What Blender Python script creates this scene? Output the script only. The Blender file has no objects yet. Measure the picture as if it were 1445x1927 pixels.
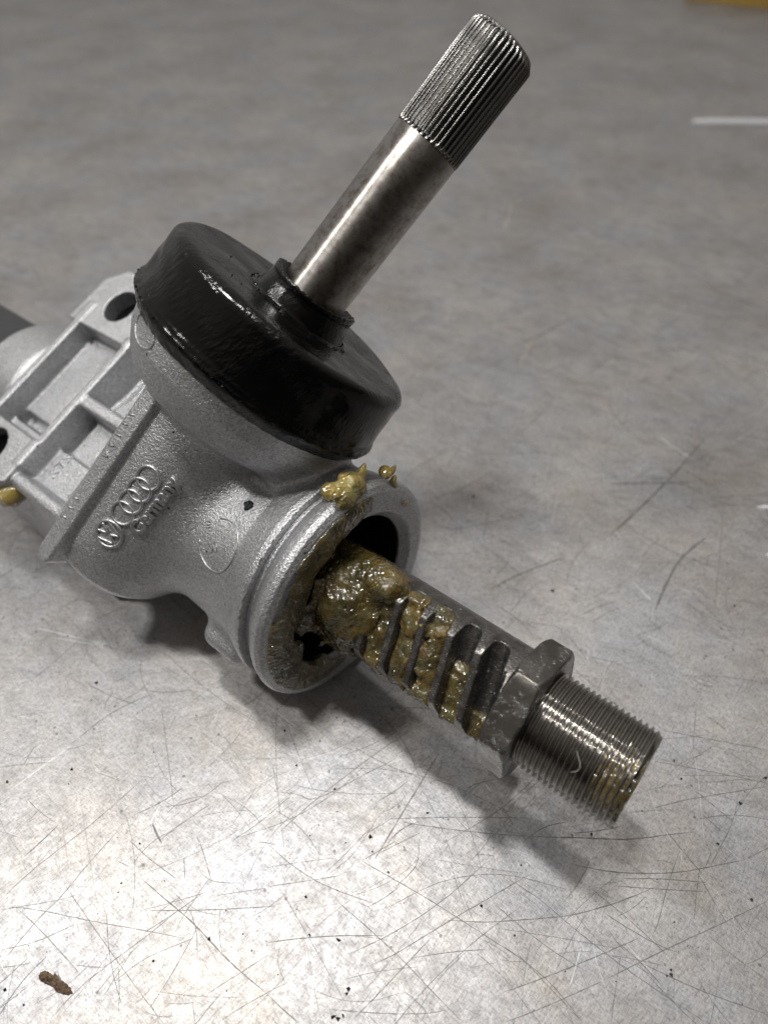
import bpy, math, random
import numpy as np
from mathutils import Matrix, Vector

random.seed(7)
rng = np.random.default_rng(7)
scene = bpy.context.scene
MM = 0.001

# ------------------------------------------------------------------ camera
TILT = math.radians(41.5)          # view direction away from straight down
CAM_H = 191.8                      # mm above the bench
cam_data = bpy.data.cameras.new("camera")
cam = bpy.data.objects.new("camera", cam_data)
scene.collection.objects.link(cam)
cam.location = (0, 0, CAM_H * MM)
cam.rotation_euler = (TILT, 0, 0)
cam_data.sensor_fit = 'HORIZONTAL'
cam_data.sensor_width = 36.0
cam_data.lens = 36.0 * 1303.97 / 1445.0
cam_data.clip_start = 0.005
cam_data.clip_end = 50.0
cam_data.dof.use_dof = True
cam_data.dof.focus_distance = 0.172
cam_data.dof.aperture_fstop = 11.5
scene.camera = cam

# ------------------------------------------------------------------ world: dim indoor surroundings
world = bpy.data.worlds.new("World")
scene.world = world
world.use_nodes = True
wn = world.node_tree
wn.nodes.clear()
wo = wn.nodes.new('ShaderNodeOutputWorld')
wb = wn.nodes.new('ShaderNodeBackground')
wtc = wn.nodes.new('ShaderNodeTexCoord')
wr = wn.nodes.new('ShaderNodeValToRGB')
# the room: pale ceiling, lighter towards the far side, dark towards the person holding the camera
wdot = wn.nodes.new('ShaderNodeVectorMath'); wdot.operation = 'DOT_PRODUCT'
wdot.inputs[1].default_value = (-0.24, 0.60, 0.76)
wn.links.new(wtc.outputs['Generated'], wdot.inputs[0])
wma = wn.nodes.new('ShaderNodeMath'); wma.operation = 'MULTIPLY_ADD'; wma.inputs[1].default_value = .5; wma.inputs[2].default_value = .5
wn.links.new(wdot.outputs['Value'], wma.inputs[0])
wn.links.new(wma.outputs[0], wr.inputs[0])
wr.color_ramp.interpolation = 'EASE'
_e = wr.color_ramp.elements.new(0.74); _e.color = (0.38, 0.352, 0.325, 1)
wr.color_ramp.elements[0].position = 0.42
wr.color_ramp.elements[0].color = (0.035, 0.029, 0.024, 1)
wr.color_ramp.elements[2].position = 1.0
wr.color_ramp.elements[2].color = (0.50, 0.49, 0.475, 1)
wn.links.new(wr.outputs[0], wb.inputs[0])
wb.inputs[1].default_value = 0.80
wn.links.new(wb.outputs[0], wo.inputs[0])

# ------------------------------------------------------------------ LED work lamps over the bench and off to the left; an added far-right glint light
def area_lamp(name, loc, aim, power, lx, ly, roll=0.0):
    ld = bpy.data.lights.new(name, 'AREA')
    ld.shape = 'RECTANGLE'
    ld.size = lx
    ld.size_y = ly
    ld.energy = power
    ld.color = (1.0, 0.985, 0.955)
    o = bpy.data.objects.new(name, ld)
    scene.collection.objects.link(o)
    o.location = loc
    d = Vector(aim) - Vector(loc)
    o.rotation_euler = d.to_track_quat('-Z', 'Y').to_euler()
    o.rotation_euler.rotate_axis('Z', roll)
    return o
area_lamp("area_lamp", (-0.060, 0.175, 0.75), (0, 0.1, 0), 2.8, 0.05, 0.10)
area_lamp("area_lamp", (-0.430, 0.165, 0.78), (0, 0.1, 0), 2.8, 0.04, 0.08)
area_lamp("area_lamp", (0.300, 0.420, 0.95), (0, 0.1, 0), 0.9, 0.03, 0.05)  # unseen weak light, added only to put glints on the grease

scene.view_settings.view_transform = 'Standard'
scene.view_settings.look = 'None'
scene.view_settings.exposure = 0.1
scene.view_settings.gamma = 1.0
HRES = 0.7

# ------------------------------------------------------------------ frame of the steering gear
# u = along the rack (towards the threaded end), v = towards the dust cap, w = out of the toothed side
ORG = np.array([-54.81207, 147.04420, 31.76301])
ct_, st_ = math.cos(TILT), math.sin(TILT)
Wc = np.array([[1, 0, 0], [0, -ct_, st_], [0, -st_, -ct_]])
Dc = np.array([0.76705769, 0.43808990, -0.46872139])
Vc = np.array([0.40660675, -0.89706732, -0.17303520])
Nc = np.array([-0.49627961, -0.05785730, -0.86623269])
ROT = np.stack([Wc @ Dc, Wc @ Vc, Wc @ Nc], 1)      # uvw -> world
GEAR = Matrix(((ROT[0, 0], ROT[0, 1], ROT[0, 2], ORG[0] * MM),
               (ROT[1, 0], ROT[1, 1], ROT[1, 2], ORG[1] * MM),
               (ROT[2, 0], ROT[2, 1], ROT[2, 2], ORG[2] * MM),
               (0, 0, 0, 1)))
ALPHA = 1.2327615893
PA = np.array([math.cos(ALPHA), math.sin(ALPHA), 0.0])   # pinion axis
E1 = np.array([-math.sin(ALPHA), math.cos(ALPHA), 0.0])
P0W = 18.94
PHI = math.radians(26)
cph, sph = math.cos(PHI), math.sin(PHI)

# ------------------------------------------------------------------ object helpers
def link(o, parent=None):
    scene.collection.objects.link(o)
    if parent is not None:
        o.parent = parent
    return o

def mesh_obj(name, verts, faces, mat, parent=None, smooth=True, normals=None, label=None):
    """verts in millimetres"""
    me = bpy.data.meshes.new(name)
    verts = np.asarray(verts, dtype=np.float64) * MM
    if isinstance(faces, np.ndarray):
        n = len(faces); k = faces.shape[1]
        me.vertices.add(len(verts)); me.vertices.foreach_set('co', verts.ravel())
        me.loops.add(n * k); me.loops.foreach_set('vertex_index', faces.ravel().astype(np.int32))
        me.polygons.add(n)
        me.polygons.foreach_set('loop_start', (np.arange(n) * k).astype(np.int32))
        me.update(calc_edges=True)
    else:
        me.from_pydata(verts.tolist(), [], faces)
        me.update()
    me.validate()
    if smooth:
        me.polygons.foreach_set('use_smooth', [True] * len(me.polygons))
    if normals is not None:
        me.normals_split_custom_set_from_vertices(normals)
    me.materials.append(mat)
    o = bpy.data.objects.new(name, me)
    link(o, parent)
    if label: o['label'] = label
    return o

def empty(name, loc, label, cat, group=None):
    o = bpy.data.objects.new(name, None)
    o.empty_display_size = 0.01
    o.location = loc
    link(o)
    o['label'] = label; o['category'] = cat
    if group: o['group'] = group
    return o

# ------------------------------------------------------------------ signed distance helpers (numpy)
def smin(a, b, k):
    h = np.clip(0.5 + 0.5 * (b - a) / k, 0, 1)
    return b * (1 - h) + a * h - k * h * (1 - h)
def smax(a, b, k):
    return -smin(-a, -b, k)
def cyl_x(x, r, x0, x1, R, rd=0.0):
    """capped cylinder; x along axis, r = radius coordinate, rd = rounding"""
    dx = np.abs(x - 0.5 * (x0 + x1)) - (0.5 * (x1 - x0) - rd)
    dr = r - (R - rd)
    return np.minimum(np.maximum(dx, dr), 0) + np.hypot(np.maximum(dx, 0), np.maximum(dr, 0)) - rd
def box(a, b, c, ca, cb, cc, ha, hb, hc, rd=0.5):
    x = np.abs(a - ca) - (ha - rd); y = np.abs(b - cb) - (hb - rd); z = np.abs(c - cc) - (hc - rd)
    return np.sqrt(np.maximum(x, 0) ** 2 + np.maximum(y, 0) ** 2 + np.maximum(z, 0) ** 2) + np.minimum(np.maximum(x, np.maximum(y, z)), 0) - rd
def prof(x, r, pts):
    """distance-like value to a solid of revolution with radius profile pts [(x,R)...] between its ends"""
    xs = [p[0] for p in pts]; rs = [p[1] for p in pts]
    R = np.interp(x, xs, rs)
    sl = np.gradient(np.asarray(rs, float), np.asarray(xs, float))
    s = np.interp(x, xs, np.abs(sl))
    d = (r - R) / np.sqrt(1 + np.minimum(s, 3) ** 2)
    return np.maximum(d, np.maximum(xs[0] - x, x - xs[-1]))
_LAT = np.random.default_rng(11).random((32, 32, 32)).astype(np.float32) * 2 - 1
def vnoise(x, y, z, f):
    """smooth lattice noise, -1..1, feature size 1/f mm"""
    a = []
    for q in (x * f + 100.3, y * f + 71.7, z * f + 53.1):
        i = np.floor(q); t = q - i; a.append((i.astype(np.int64) & 31, t * t * (3 - 2 * t)))
    (i, u), (j, v), (k, w) = a
    i1, j1, k1 = (i + 1) & 31, (j + 1) & 31, (k + 1) & 31
    L = _LAT
    c00 = L[i, j, k] * (1 - u) + L[i1, j, k] * u; c10 = L[i, j1, k] * (1 - u) + L[i1, j1, k] * u
    c01 = L[i, j, k1] * (1 - u) + L[i1, j, k1] * u; c11 = L[i, j1, k1] * (1 - u) + L[i1, j1, k1] * u
    return (c00 * (1 - v) + c10 * v) * (1 - w) + (c01 * (1 - v) + c11 * v) * w
def lump(x, y, z, f):
    return 1.1 * vnoise(x, y, z, f * .45) + .45 * vnoise(y, z, x, f)
def surface_net(fn, lo, hi, h, newton=2):
    lo = np.array(lo, float); hi = np.array(hi, float)
    n = np.ceil((hi - lo) / h).astype(int) + 1
    ax = [(lo[i] + h * np.arange(n[i])).astype(np.float32) for i in range(3)]
    F = np.empty(tuple(n), np.float32)
    Y, Z = np.meshgrid(ax[1], ax[2], indexing='ij')
    for s in range(0, n[0], 24):
        xs = ax[0][s:s + 24]
        F[s:s + len(xs)] = fn(np.broadcast_to(xs[:, None, None], (len(xs),) + Y.shape), np.broadcast_to(Y, (len(xs),) + Y.shape), np.broadcast_to(Z, (len(xs),) + Y.shape))
    neg = F < 0
    c = [slice(0, -1), slice(1, None)]
    cnt = np.zeros(tuple(n - 1), np.int8)
    for i in (0, 1):
        for j in (0, 1):
            for k in (0, 1):
                cnt += neg[c[i], c[j], c[k]]
    act = (cnt > 0) & (cnt < 8)
    cells = np.argwhere(act)
    idx = -np.ones(act.shape, np.int64); idx[act] = np.arange(len(cells))
    acc = np.zeros((len(cells), 3)); num = np.zeros(len(cells))
    corners = [(i, j, k) for i in (0, 1) for j in (0, 1) for k in (0, 1)]
    vals = {co: F[cells[:, 0] + co[0], cells[:, 1] + co[1], cells[:, 2] + co[2]] for co in corners}
    for a in corners:
        for d in range(3):
            if a[d] == 0:
                b = list(a); b[d] = 1; b = tuple(b)
                va, vb = vals[a], vals[b]
                m = (va < 0) != (vb < 0)
                t = np.where(m, va / np.where(m, va - vb, 1), 0)
                p = np.tile(np.array(a, float), (len(cells), 1)); p[:, d] += t
                acc[m] += p[m]; num[m] += 1
    V = lo + h * (cells + acc / num[:, None])
    quads = []
    for d in range(3):
        e = [slice(None)] * 3; e2 = [slice(None)] * 3
        e[d] = slice(0, -1); e2[d] = slice(1, None)
        cr = neg[tuple(e)] != neg[tuple(e2)]
        o1, o2 = [(1, 2), (2, 0), (0, 1)][d]
        P = np.argwhere(cr)
        ok = (P[:, o1] > 0) & (P[:, o2] > 0) & (P[:, o1] < n[o1] - 1) & (P[:, o2] < n[o2] - 1)
        P = P[ok]
        s = neg[tuple(e)][P[:, 0], P[:, 1], P[:, 2]]
        def g(da, db):
            q = P.copy(); q[:, o1] += da; q[:, o2] += db
            return idx[q[:, 0], q[:, 1], q[:, 2]]
        Q = np.stack([g(-1, -1), g(0, -1), g(0, 0), g(-1, 0)], 1)
        Q[~s] = Q[~s][:, ::-1]
        quads.append(Q)
    Q = np.concatenate(quads)
    Q = Q[(Q >= 0).all(1)]
    ep = h * .25
    def grad(V):
        x, y, z = V.T
        return np.stack([fn(x + ep, y, z) - fn(x - ep, y, z), fn(x, y + ep, z) - fn(x, y - ep, z), fn(x, y, z + ep) - fn(x, y, z - ep)], 1) / (2 * ep)
    for _ in range(newton):
        G = grad(V); f = fn(*V.T)
        st = -f[:, None] * G / np.maximum((G ** 2).sum(1), .25)[:, None]
        ln = np.linalg.norm(st, axis=1); st *= np.minimum(1, .5 * h / np.maximum(ln, 1e-9))[:, None]
        V = V + st
    G = grad(V)
    G /= np.maximum(np.linalg.norm(G, axis=1), 1e-9)[:, None]
    return V, Q, G

# ------------------------------------------------------------------ node helpers
class NT:
    def __init__(s, name):
        s.m = bpy.data.materials.new(name); s.m.use_nodes = True
        s.t = s.m.node_tree; s.t.nodes.clear()
        s.out = s.t.nodes.new('ShaderNodeOutputMaterial')
        s.b = s.t.nodes.new('ShaderNodeBsdfPrincipled')
        s.t.links.new(s.b.outputs[0], s.out.inputs[0])
        s.tc = s.t.nodes.new('ShaderNodeTexCoord')
    def l(s, a, b): s.t.links.new(a, b)
    def coord(s, sc=(1000, 1000, 1000), rot=(0, 0, 0), loc=(0, 0, 0)):
        n = s.t.nodes.new('ShaderNodeMapping'); n.vector_type = 'POINT'
        n.inputs['Scale'].default_value = sc; n.inputs['Rotation'].default_value = rot; n.inputs['Location'].default_value = loc
        s.l(s.tc.outputs['Object'], n.inputs[0]); return n.outputs[0]
    def rotscale(s, rot, sc):
        a = s.t.nodes.new('ShaderNodeMapping'); a.inputs['Rotation'].default_value = (0, 0, rot); s.l(s.tc.outputs['Object'], a.inputs[0])
        b = s.t.nodes.new('ShaderNodeMapping'); b.inputs['Scale'].default_value = sc; s.l(a.outputs[0], b.inputs[0])
        return b.outputs[0]
    def noise(s, vec, scale, detail=4, rough=.55, dist=0.0):
        n = s.t.nodes.new('ShaderNodeTexNoise'); n.inputs['Scale'].default_value = scale
        n.inputs['Detail'].default_value = detail; n.inputs['Roughness'].default_value = rough; n.inputs['Distortion'].default_value = dist
        s.l(vec, n.inputs['Vector']); return n.outputs['Fac']
    def voro(s, vec, scale, feat='F1', out='Distance', rnd=1.0):
        n = s.t.nodes.new('ShaderNodeTexVoronoi'); n.feature = feat; n.inputs['Scale'].default_value = scale
        n.inputs['Randomness'].default_value = rnd
        s.l(vec, n.inputs['Vector']); return n.outputs[out]
    def ramp(s, f, stops, interp='LINEAR'):
        n = s.t.nodes.new('ShaderNodeValToRGB'); n.color_ramp.interpolation = interp
        el = n.color_ramp.elements
        while len(el) < len(stops): el.new(.5)
        for e, (p, c) in zip(el, stops):
            e.position = p; e.color = (c, c, c, 1) if not isinstance(c, tuple) else (*c, 1)
        s.l(f, n.inputs[0]); return n.outputs[0]
    def math(s, op, a, b=None, clamp=False):
        n = s.t.nodes.new('ShaderNodeMath'); n.operation = op; n.use_clamp = clamp
        for i, q in enumerate((a, b)):
            if q is None: continue
            if isinstance(q, (int, float)): n.inputs[i].default_value = q
            else: s.l(q, n.inputs[i])
        return n.outputs[0]
    def mix(s, f, a, b, mode='MIX'):
        n = s.t.nodes.new('ShaderNodeMix'); n.data_type = 'RGBA'; n.blend_type = mode
        for i, q in ((0, f), (6, a), (7, b)):
            if isinstance(q, (int, float)) and i == 0: n.inputs[0].default_value = q
            elif isinstance(q, tuple): n.inputs[i].default_value = (*q, 1)
            elif isinstance(q, (int, float)): n.inputs[i].default_value = (q, q, q, 1)
            else: s.l(q, n.inputs[i])
        return n.outputs[2]
    def bump(s, h, strength, dist, prev=None):
        n = s.t.nodes.new('ShaderNodeBump')
        if isinstance(strength, (int, float)): n.inputs['Strength'].default_value = strength
        else: s.l(strength, n.inputs['Strength'])
        n.inputs['Distance'].default_value = dist
        s.l(h, n.inputs['Height'])
        if prev is not None: s.l(prev, n.inputs['Normal'])
        return n.outputs[0]
    def wet(s, under, normal, rough, ior, weight):
        """a clear glossy layer with its own ripples over the shader below"""
        g = s.t.nodes.new('ShaderNodeBsdfGlossy'); g.inputs['Roughness'].default_value = rough; s.l(normal, g.inputs['Normal'])
        f = s.t.nodes.new('ShaderNodeFresnel'); f.inputs['IOR'].default_value = ior; s.l(normal, f.inputs['Normal'])
        m = s.t.nodes.new('ShaderNodeMixShader'); s.l(s.math('MULTIPLY', f.outputs[0], weight, True), m.inputs[0])
        s.l(under, m.inputs[1]); s.l(g.outputs[0], m.inputs[2]); s.l(m.outputs[0], s.out.inputs[0])
    def set(s, **k):
        nm = dict(color='Base Color', metal='Metallic', rough='Roughness', normal='Normal', trans='Transmission Weight', ior='IOR', coat='Coat Weight', coatr='Coat Roughness', spec='Specular IOR Level', sss='Subsurface Weight', aniso='Anisotropic')
        for a, q in k.items():
            i = s.b.inputs[nm[a]]
            if isinstance(q, (int, float)): i.default_value = q
            elif isinstance(q, tuple): i.default_value = (*q, 1)
            else: s.l(q, i)
        return s.m

# ------------------------------------------------------------------ materials
ANIROT = 0.25
def mat_cast(name='cast_aluminium', k=1.0):
    n = NT(name); c = n.coord()
    big = n.noise(c, .05, 4, .6); grain = n.noise(c, 1.7, 2, .6); fine = n.noise(c, 3.6, 2, .6)
    col = n.ramp(big, [(.3, (.42, .423, .435)), (.7, (.53, .533, .548))])
    stain = n.ramp(n.noise(c, .11, 6, .7), [(.57, 0.0), (.70, 1.0)])
    col = n.mix(n.math('MULTIPLY', stain, .35), col, (.24, .215, .18))
    gl = n.ramp(grain, [(.32, .68), (.5, .98), (.68, 1.22)])
    col = n.mix(1.0, col, gl, 'MULTIPLY')
    glint = n.ramp(fine, [(.60, 0.0), (.70, 1.0)])
    col = n.mix(n.math('MULTIPLY', glint, .5), col, (.95, .95, .95))
    dots = n.ramp(n.voro(c, .13), [(.0, .12), (.035, .12), (.05, 1.0)])
    col = n.mix(1.0, col, dots, 'MULTIPLY')
    r = n.ramp(fine, [(.3, .52), (.62, .36), (.7, .24)])
    b = n.bump(grain, .7 * k, .00034)
    b = n.bump(fine, .6 * k, .00022, b)
    b = n.bump(n.noise(c, .55, 2, .5), .15, .0004, b)
    return n.set(color=col, metal=.86, rough=r, normal=b)
def mat_rubber():
    n = NT('greasy_black_rubber'); c = n.coord()
    streak = n.noise(n.coord((260, 900, 900)), 1.0, 5, .65)
    fine = n.noise(c, 1.6, 5, .7)
    big = n.noise(c, .09, 4, .6)
    n_b = n.ramp(n.noise(c, .06, 3, .6), [(.42, .05), (.58, .8)])
    r = n.ramp(n.noise(c, .12, 4, .7), [(.38, .10), (.54, .17), (.70, .34)])
    col = n.ramp(big, [(.35, (.0012, .0012, .0013)), (.75, (.005, .0045, .0043))])
    b = n.bump(n.noise(c, .22, 3, .55), .25, .0005); b = n.bump(n.noise(n.rotscale(.4, (250, 900, 900)), .9, 3, .6), n_b, .0005, b)
    return n.set(color=col, rough=r, normal=b, spec=.3)
def mat_steel(name, base, rough, axis, brown=.4, pits=True, lines=6.0, metal=1.0, stren=.25, aniso=0):
    n = NT(name); c = n.coord()
    sc = [60, 60, 60]; sc[axis] = 1000 * lines
    rings = n.noise(n.coord(tuple(sc)), 1.0, 3, .7)
    big = n.noise(c, .42, 6, .72)
    col = n.mix(n.ramp(big, [(.44, 0.0), (.66, brown)]), base, (.13, .09, .065))
    if pits:
        p = n.ramp(n.noise(c, 1.3, 3, .6), [(.66, 1.0), (.74, .25)])
        msk = n.ramp(n.noise(c, .12, 3, .6), [(.45, 0.0), (.6, 1.0)])
        col = n.mix(msk, col, n.mix(1.0, col, p, 'MULTIPLY'))
    r = n.math('ADD', n.math('MULTIPLY', rings, .09), rough)
    b = n.bump(rings, stren, .0001)
    if aniso:
        t = n.t.nodes.new('ShaderNodeTangent'); t.direction_type = 'RADIAL'; t.axis = 'X'
        n.l(t.outputs[0], n.b.inputs['Tangent']); n.set(aniso=aniso); n.b.inputs['Anisotropic Rotation'].default_value = ANIROT
    return n.set(color=col, metal=metal, rough=r, normal=b)
def mat_rack():
    n = NT('oily_dark_steel'); c = n.coord()
    big = n.noise(c, .2, 5, .65); fine = n.noise(c, 2.4, 5, .75)
    col = n.ramp(big, [(.3, (.055, .052, .049)), (.7, (.19, .18, .17))])
    dirt = n.ramp(n.noise(c, .8, 6, .75), [(.5, 0.0), (.62, 1.0)])
    col = n.mix(n.math('MULTIPLY', dirt, .6), col, (.035, .025, .024))
    g = n.t.nodes.new('ShaderNodeNewGeometry')
    edge = n.ramp(g.outputs['Pointiness'], [(.535, 0.0), (.60, 1.0)])
    col = n.mix(n.math('MULTIPLY', edge, .85), col, (.70, .68, .62))
    r = n.ramp(n.noise(c, 1.1, 5, .7), [(.35, .12), (.65, .42)])
    b = n.bump(fine, .4, .0002); b = n.bump(n.noise(n.coord((200, 900, 900)), 1.0, 4, .7), .3, .0004, b)
    n.set(color=col, metal=.85, rough=r, normal=b)
    n.wet(n.b.outputs[0], n.bump(n.noise(c, .9, 3, .6, .8), .9, .0012), .10, 1.6, n.ramp(n.noise(c, .3, 3, .6), [(.4, 0.0), (.6, 1.0)]))
    return n.m
def mat_grease(name, col, tint, clear, trans, rip=1.0):
    n = NT(name); c = n.coord()
    a = n.noise(c, .22, 2, .5, .6)
    cc = n.mix(n.ramp(a, [(.35, 0.0), (.68, 1.0)]), col, tuple(x * y for x, y in zip(col, (1.25, .92, .5))))
    b = n.bump(n.noise(c, .30, 2, .45, 1.4), 1.0, .0010 * rip)
    b = n.bump(n.noise(c, .75, 1, .5, 1.0), 1.0, .00045 * rip, b)
    n.set(color=cc, rough=.35, trans=trans, ior=1.2, spec=.1)
    tr = n.t.nodes.new('ShaderNodeBsdfTransparent'); tr.inputs[0].default_value = (*tint, 1)
    mx = n.t.nodes.new('ShaderNodeMixShader')
    n.l(n.math('ADD', n.math('MULTIPLY', n.ramp(n.noise(c, .17, 2, .5), [(.3, 0.0), (.7, 1.0)]), .6), 1 - clear - .35, True), mx.inputs[0])
    n.l(tr.outputs[0], mx.inputs[1]); n.l(n.b.outputs[0], mx.inputs[2]); n.wet(mx.outputs[0], b, .09, 1.9, 1.2)
    return n.m
def mat_table():
    n = NT('scratched_aluminium_sheet'); c = n.coord()
    cloud = n.noise(c, .018, 5, .6); mid = n.noise(n.rotscale(.5, (650, 1150, 1000)), .16, 6, .68, .4)
    fine = n.noise(n.rotscale(.7, (600, 2100, 1000)), 1.1, 4, .75)
    fine = n.math('MULTIPLY', n.math('ADD', fine, n.noise(n.rotscale(-.8, (600, 2000, 1000)), 1.0, 4, .75)), .5)
    base = n.ramp(cloud, [(.3, (.285, .272, .262)), (.5, (.345, .340, .343)), (.7, (.41, .398, .385))])
    base = n.mix(1.0, base, n.ramp(mid, [(.3, .80), (.5, .99), (.7, 1.13)]), 'MULTIPLY')
    base = n.mix(1.0, base, n.ramp(fine, [(.38, .58), (.5, 1.0), (.60, 1.22)]), 'MULTIPLY')
    tint = n.ramp(n.noise(c, .03, 3, .6), [(.38, 0.0), (.62, 1.0)])
    base = n.mix(1.0, base, n.mix(tint, (.985, .997, 1.025), (1.015, .975, .935)), 'MULTIPLY')
    # hair-fine scratches in several directions
    lines = None
    for i, (rot, ln, wd, th) in enumerate(((.62, 22, 1700, .685), (-.75, 26, 1900, .69), (1.15, 30, 2100, .69), (-.15, 25, 1800, .70), (2.0, 40, 2400, .70), (.3, 55, 3000, .69))):
        nn = n.noise(n.rotscale(rot, (ln, wd, 1)), 1.0, 2, .55, .35)
        k = n.ramp(nn, [(th - .03, 0.0), (th + .03, 1.0)])
        lines = k if lines is None else n.mix(1.0, lines, k, 'ADD')
    base = n.mix(n.math('MULTIPLY', lines, .5, True), base, (.20, .195, .19))
    hl = None
    for rot, ln, wd, th in ((-1.25, 60, 2200, .70), (.9, 45, 2000, .71), (-.4, 60, 2500, .71)):
        k = n.ramp(n.noise(n.rotscale(rot, (ln, wd, 1)), 1.0, 2, .55), [(th, 0.0), (th + .04, 1.0)])
        hl = k if hl is None else n.mix(1.0, hl, k, 'ADD')
    base = n.mix(n.math('MULTIPLY', hl, .3, True), base, (.8, .8, .8))
    # dark specks of dirt in pits, denser nearer the front edge of the sheet
    spk = n.ramp(n.noise(c, 2.1, 3, .65), [(.62, 0.0), (.68, 1.0)])
    spm = n.ramp(n.noise(c, .07, 3, .6), [(.38, .15), (.62, 1.0)])
    base = n.mix(n.math('MULTIPLY', n.math('MULTIPLY', spk, spm), .8), base, (.13, .12, .115))
    sp2 = n.ramp(n.voro(n.coord(loc=(3, 5, 0)), .16), [(.0, 1.0), (.05, 1.0), (.085, 0.0)])
    base = n.mix(n.math('MULTIPLY', sp2, .75), base, (.10, .095, .09))
    # dull greyish-brown wear blotches
    bl = n.ramp(n.noise(c, .045, 5, .7, .5), [(.56, 0.0), (.70, 1.0)])
    base = n.mix(n.math('MULTIPLY', bl, .3), base, (.22, .20, .175))
    r = n.ramp(n.noise(c, .35, 5, .7), [(.3, .37), (.7, .52)])
    b = n.bump(fine, .35, .00012); b = n.bump(lines, -.3, .00008, b); b = n.bump(mid, .25, .0006, b)
    return n.set(color=base, metal=.62, rough=r, normal=b)
def mat_plain(name, col, rough=.6, metal=0.0, var=.25, scale=.8, bs=.2):
    n = NT(name); c = n.coord()
    a = n.noise(c, scale, 4, .6)
    cc = n.mix(1.0, col, n.ramp(a, [(.3, 1 - var), (.7, 1 + var)]), 'MULTIPLY')
    return n.set(color=cc, rough=rough, metal=metal, normal=n.bump(a, bs, .0003))

M_CAST = mat_cast(); M_MARK = mat_cast('cast_mark', .3); M_RUB = mat_rubber(); M_TABLE = mat_table()
M_SHAFT = mat_steel('turned_steel', (.38, .365, .345), .30, 0, .7, True, 2.2, 1.0, .3, .9)
M_SPLINE = mat_steel('splined_steel', (.22, .217, .212), .22, 0, .2, False, 2.0, 1.0, .04)
M_THREAD = mat_steel('threaded_steel', (.33, .32, .30), .11, 0, .35, False, 3.0)
M_RACK = mat_rack()
def mat_collar():
    n = NT('taupe_oiled_steel'); c = n.coord()
    big = n.noise(c, .12, 4, .6)
    col = n.ramp(big, [(.3, (.065, .060, .053)), (.7, (.11, .102, .091))])
    fine = n.noise(c, 1.4, 4, .7); wet = n.ramp(n.noise(c, .16, 3, .6), [(.42, 0.0), (.58, 1.0)])
    b = n.bump(n.math('MULTIPLY', n.noise(c, .8, 3, .6, .8), wet), .9, .0016); b2 = n.bump(n.noise(c, .5, 3, .6), .15, .0004)
    return n.set(color=col, metal=.75, rough=n.math('ADD', n.math('MULTIPLY', wet, -.1), .34), normal=b2) if n.wet(n.b.outputs[0], b, .09, 2.0, wet) is None else None
M_COLLAR = mat_collar()
M_GREASE = mat_grease('amber_grease', (.46, .40, .13), (.92, .85, .46), .36, .3)
M_GFILM = mat_grease('thin_grease', (.20, .175, .075), (.88, .81, .55), .66, .1)
M_GDARK = mat_grease('olive_grease', (.19, .165, .058), (.80, .73, .36), .46, .3)
M_BORE = mat_plain('bare_bore_metal', (.05, .048, .045), .5, .6)
M_BELLOWS = mat_plain('dull_black_tube', (.03, .03, .033), .45, 0.0)

# ------------------------------------------------------------------ the bench sheet
def build_table():
    x0, x1, y0, y1 = -900, 1100, -160, 1700
    v = [(x0, y0, 0), (x1, y0, 0), (x1, y1, 0), (x0, y1, 0), (x0, y0, -3), (x1, y0, -3), (x1, y1, -3), (x0, y1, -3)]
    f = [(0, 1, 2, 3), (7, 6, 5, 4), (0, 4, 5, 1), (1, 5, 6, 2), (2, 6, 7, 3), (3, 7, 4, 0)]
    o = mesh_obj('bench_top', v, f, M_TABLE, smooth=False)
    o['kind'] = 'structure'
    o['label'] = 'scratched grey aluminium bench sheet'
    return o
TABLE = build_table()

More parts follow.
